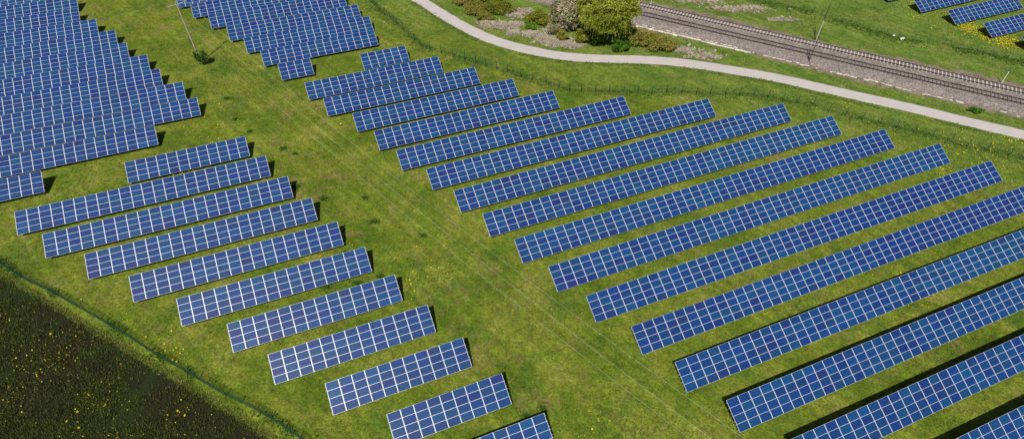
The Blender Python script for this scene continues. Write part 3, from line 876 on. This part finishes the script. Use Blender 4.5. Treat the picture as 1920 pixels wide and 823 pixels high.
shrub('sapling', 'small dark leafy bush at the foot of the tall wooden pole', 'bush', -69.6, 117.0, 1.5, 1.3, 3.6, 1500, .24, LM['sapling'], nl=5)
shrub('verge_bush', 'low green weedy bush on the railway bank near the right edge', 'bush', 92.0, 102.2, 1.6, .9, .9, 2200, .2, LM['dark'], nl=6)

for o in [o for o in list(COL.objects) if o.name.startswith(('hawthorn_bush', 'grey_tree'))]:
    hh = {'hawthorn_bush': 4.2, 'hawthorn_bush.001': 1.6, 'grey_tree': 4.8}[o.name]; rr = {'hawthorn_bush': 3.6, 'hawthorn_bush.001': 1.5, 'grey_tree': 3.3}[o.name]
    crown('green_leaves', sublobes(0, 0, hh * .8, rr, rr, hh, 12, .3), 3000 if hh > 2 else 800, .42, LM['bright'], o)

# ------------------------------------------------------------------ poles and wires
pr_ = empty('utility_pole', (-70.52, 117.63, 0))
p = MB(); p.bar((0, 0, -.1), (0, 0, 13.9), .17, .11, 10); p.build('pole', [M['wood']], pr_)
WA = -.77098
nx, ny = -math.sin(WA), math.cos(WA)
c_ = MB(); Mz = Matrix.Translation((0, 0, 13.35)) @ Matrix.Rotation(math.atan2(ny, nx), 4, 'Z')
c_.box(-2.1, 2.1, -.06, .06, -.06, .06, 0, Mz); c_.build('crossarm', [M['pconc']], pr_)
for o_ in (-1.9, 0, 1.9):
    q = MB(); q.bar((nx * o_, ny * o_, 13.41 if o_ else 13.9), (nx * o_, ny * o_, 13.62 if o_ else 14.1), .06, .04, 8); q.build('insulator', [M['ins']], pr_)
tag(pr_, 'tall weathered wooden utility pole with a crossarm in the meadow', 'utility pole')
for o0, o1, sag, lab in ((-1.9, -1.15, 6.2, 'thin power line, lower left one of the three crossing the grassy lane'),
                         (0, 0, 6.0, 'thin power line, middle one of the three crossing the grassy lane'),
                         (1.9, 3.03, 6.2, 'thin power line, upper right one of the three crossing the grassy lane')):
    A = np.array([-70.52 + nx * o0, 117.63 + ny * o0, 13.6 if o0 else 14.08]); B = np.array([-70.52 + math.cos(WA) * 187 + nx * o1, 117.63 + math.sin(WA) * 187 + ny * o1, 13.5])
    w_ = MB(); prev = None
    for i in range(0, 61):
        t = i / 60; q = A + (B - A) * t; q[2] -= 4 * sag * t * (1 - t)
        if prev is not None: w_.bar(prev, q, .010, .010, 5)
        prev = q.copy()
    tag(w_.build('power_line', [M['wire']]), lab, 'power line', 'power lines over the lane')

ma = empty('track_pole', (64.18, 120.48, 0))
p = MB(); p.bar((0, 0, -.1), (0, 0, 8.1), .12, .07, 8); p.build('pole', [M['darkwood']], ma)
p = MB(); p.bar((.15, .2, 0), (-.18, 1.5, 3.0), .08, .07, 6); p.build('stay', [M['dkmetal']], ma)
p = MB(); p.box(-.25, .25, -.25, .25, -.02, .18); p.build('footing', [M['pconc']], ma)
tag(ma, 'dark thin pole with a slanted stay on the path side of the railway', 'pole')
mb2 = empty('track_pole', (69.06, 130.18, 0))
p = MB(); p.bar((0, 0, -.1), (0, 0, 5.2), .15, .11, 8); p.build('pole', [M['pconc']], mb2)
p = MB(); p.bar((0, 0, 5.2), (0, 0, 8.9), .10, .06, 8); p.build('pole_top', [M['dkmetal']], mb2)
p = MB(); p.bar((-.1, .6, 0), (-1.0, .55, 3.3), .09, .07, 6); p.build('stay', [M['dkmetal']], mb2)
tag(mb2, 'pole with pale lower half and dark top beyond the railway tracks', 'pole')
for (x, y, h, lab) in ((103.09, 112.86, 3.3, 'short white marker post with a dark cap beside the tracks near the right edge'), (32.79, 147.54, 3.0, 'white post beyond the tracks right of the willow')):
    r_ = empty('marker_post', (x, y, 0))
    p = MB(); p.bar((0, 0, -.05), (0, 0, h - .25), .09, .07, 8); p.build('post', [M['whitepaint']], r_)
    p = MB(); p.bar((0, 0, h - .25), (0, 0, h), .11, .1, 8); p.build('cap', [M['dkmetal']], r_)
    tag(r_, lab, 'post', 'white railway posts')

# plastic sheets lying in the grass
def scrap(x, y, s, lab):
    n = 9; vs = []; fs = []
    for i in range(n):
        for j in range(n):
            u, v = (i / (n - 1) - .5) * s * 1.6, (j / (n - 1) - .5) * s * .7
            vs.append((u + random.uniform(-.05, .05), v + random.uniform(-.05, .05), (.08 + abs(math.sin(u * 4 + v * 3)) * .25) + random.uniform(0, .12)))
    for i in range(n - 1):
        for j in range(n - 1): fs.append((i * n + j, (i + 1) * n + j, (i + 1) * n + j + 1, i * n + j + 1))
    me = bpy.data.meshes.new('plastic_sheet'); me.from_pydata(vs, [], fs); me.materials.append(M['plastic'])
    o = link('plastic_sheet', me); o.location = (x, y, 0); o.rotation_euler[2] = .5
    md = o.modifiers.new('thick', 'SOLIDIFY'); md.thickness = .02
    tag(o, lab, 'plastic sheet', 'crumpled white sheets in the far grass')
scrap(88.2, 132.6, .5, 'smaller crumpled white sheet in the grass beyond the railway, the left one')
scrap(89.7, 131.3, .75, 'larger crumpled white sheet in the grass beyond the railway, the right one')

# ------------------------------------------------------------------ fences
def fence(pts, h, label, name='mesh_fence', vstep=.25, hstep=.2, wr=.005, post_r=.045, lean=.0, wall=None):
    root = empty(name, (pts[0][0], pts[0][1], 0))
    ox, oy = pts[0]
    pm_ = MB(); pm_.bar((0, 0, -.1), (0, 0, h + .08), post_r, post_r, 6)
    pme = pm_.mesh('post', [M['green_post']])
    for (x, y) in pts:
        o = link('post', pme, root); o.location = (x - ox, y - oy, 0)
        o.rotation_euler = (random.uniform(-lean, lean), random.uniform(-lean, lean), 0)
    w = MB()
    for a, b_ in zip(pts[:-1], pts[1:]):
        d = math.dist(a, b_); n = max(1, int(d / vstep)); ang = math.atan2(b_[1] - a[1], b_[0] - a[0])
        Mz = Matrix.Translation((a[0] - ox, a[1] - oy, 0)) @ Matrix.Rotation(ang, 4, 'Z')
        for i in range(n):
            xx = d * (i + .5) / n; w.box(xx - wr, xx + wr, -wr, wr, .03, h, 0, Mz)
        for kz in range(int(h / hstep) + 1):
            z = .05 + kz * hstep; w.box(0, d, -wr * .8, wr * .8, z - wr, z + wr, 0, Mz)
    w.build('wire_mesh', [M['green_wire']], root)
    tag(root, label, 'fence')
    return root
fence(FP, 1.9, 'thin green wire fence with posts winding along the near side of the pale path', wr=.006, lean=.03, post_r=.06)
fence(FF, 1.7, 'faint dark wire fence with thin posts beyond the railway', wr=.005, lean=.06, post_r=.035)
FLq = [tuple(q) for q in resample(FL, 34, 0)]
fence(FLq, 1.5, 'dense teal green mesh fence running along the edge of the dark field', vstep=.13, hstep=.14, wr=.007, lean=.04, post_r=.05)
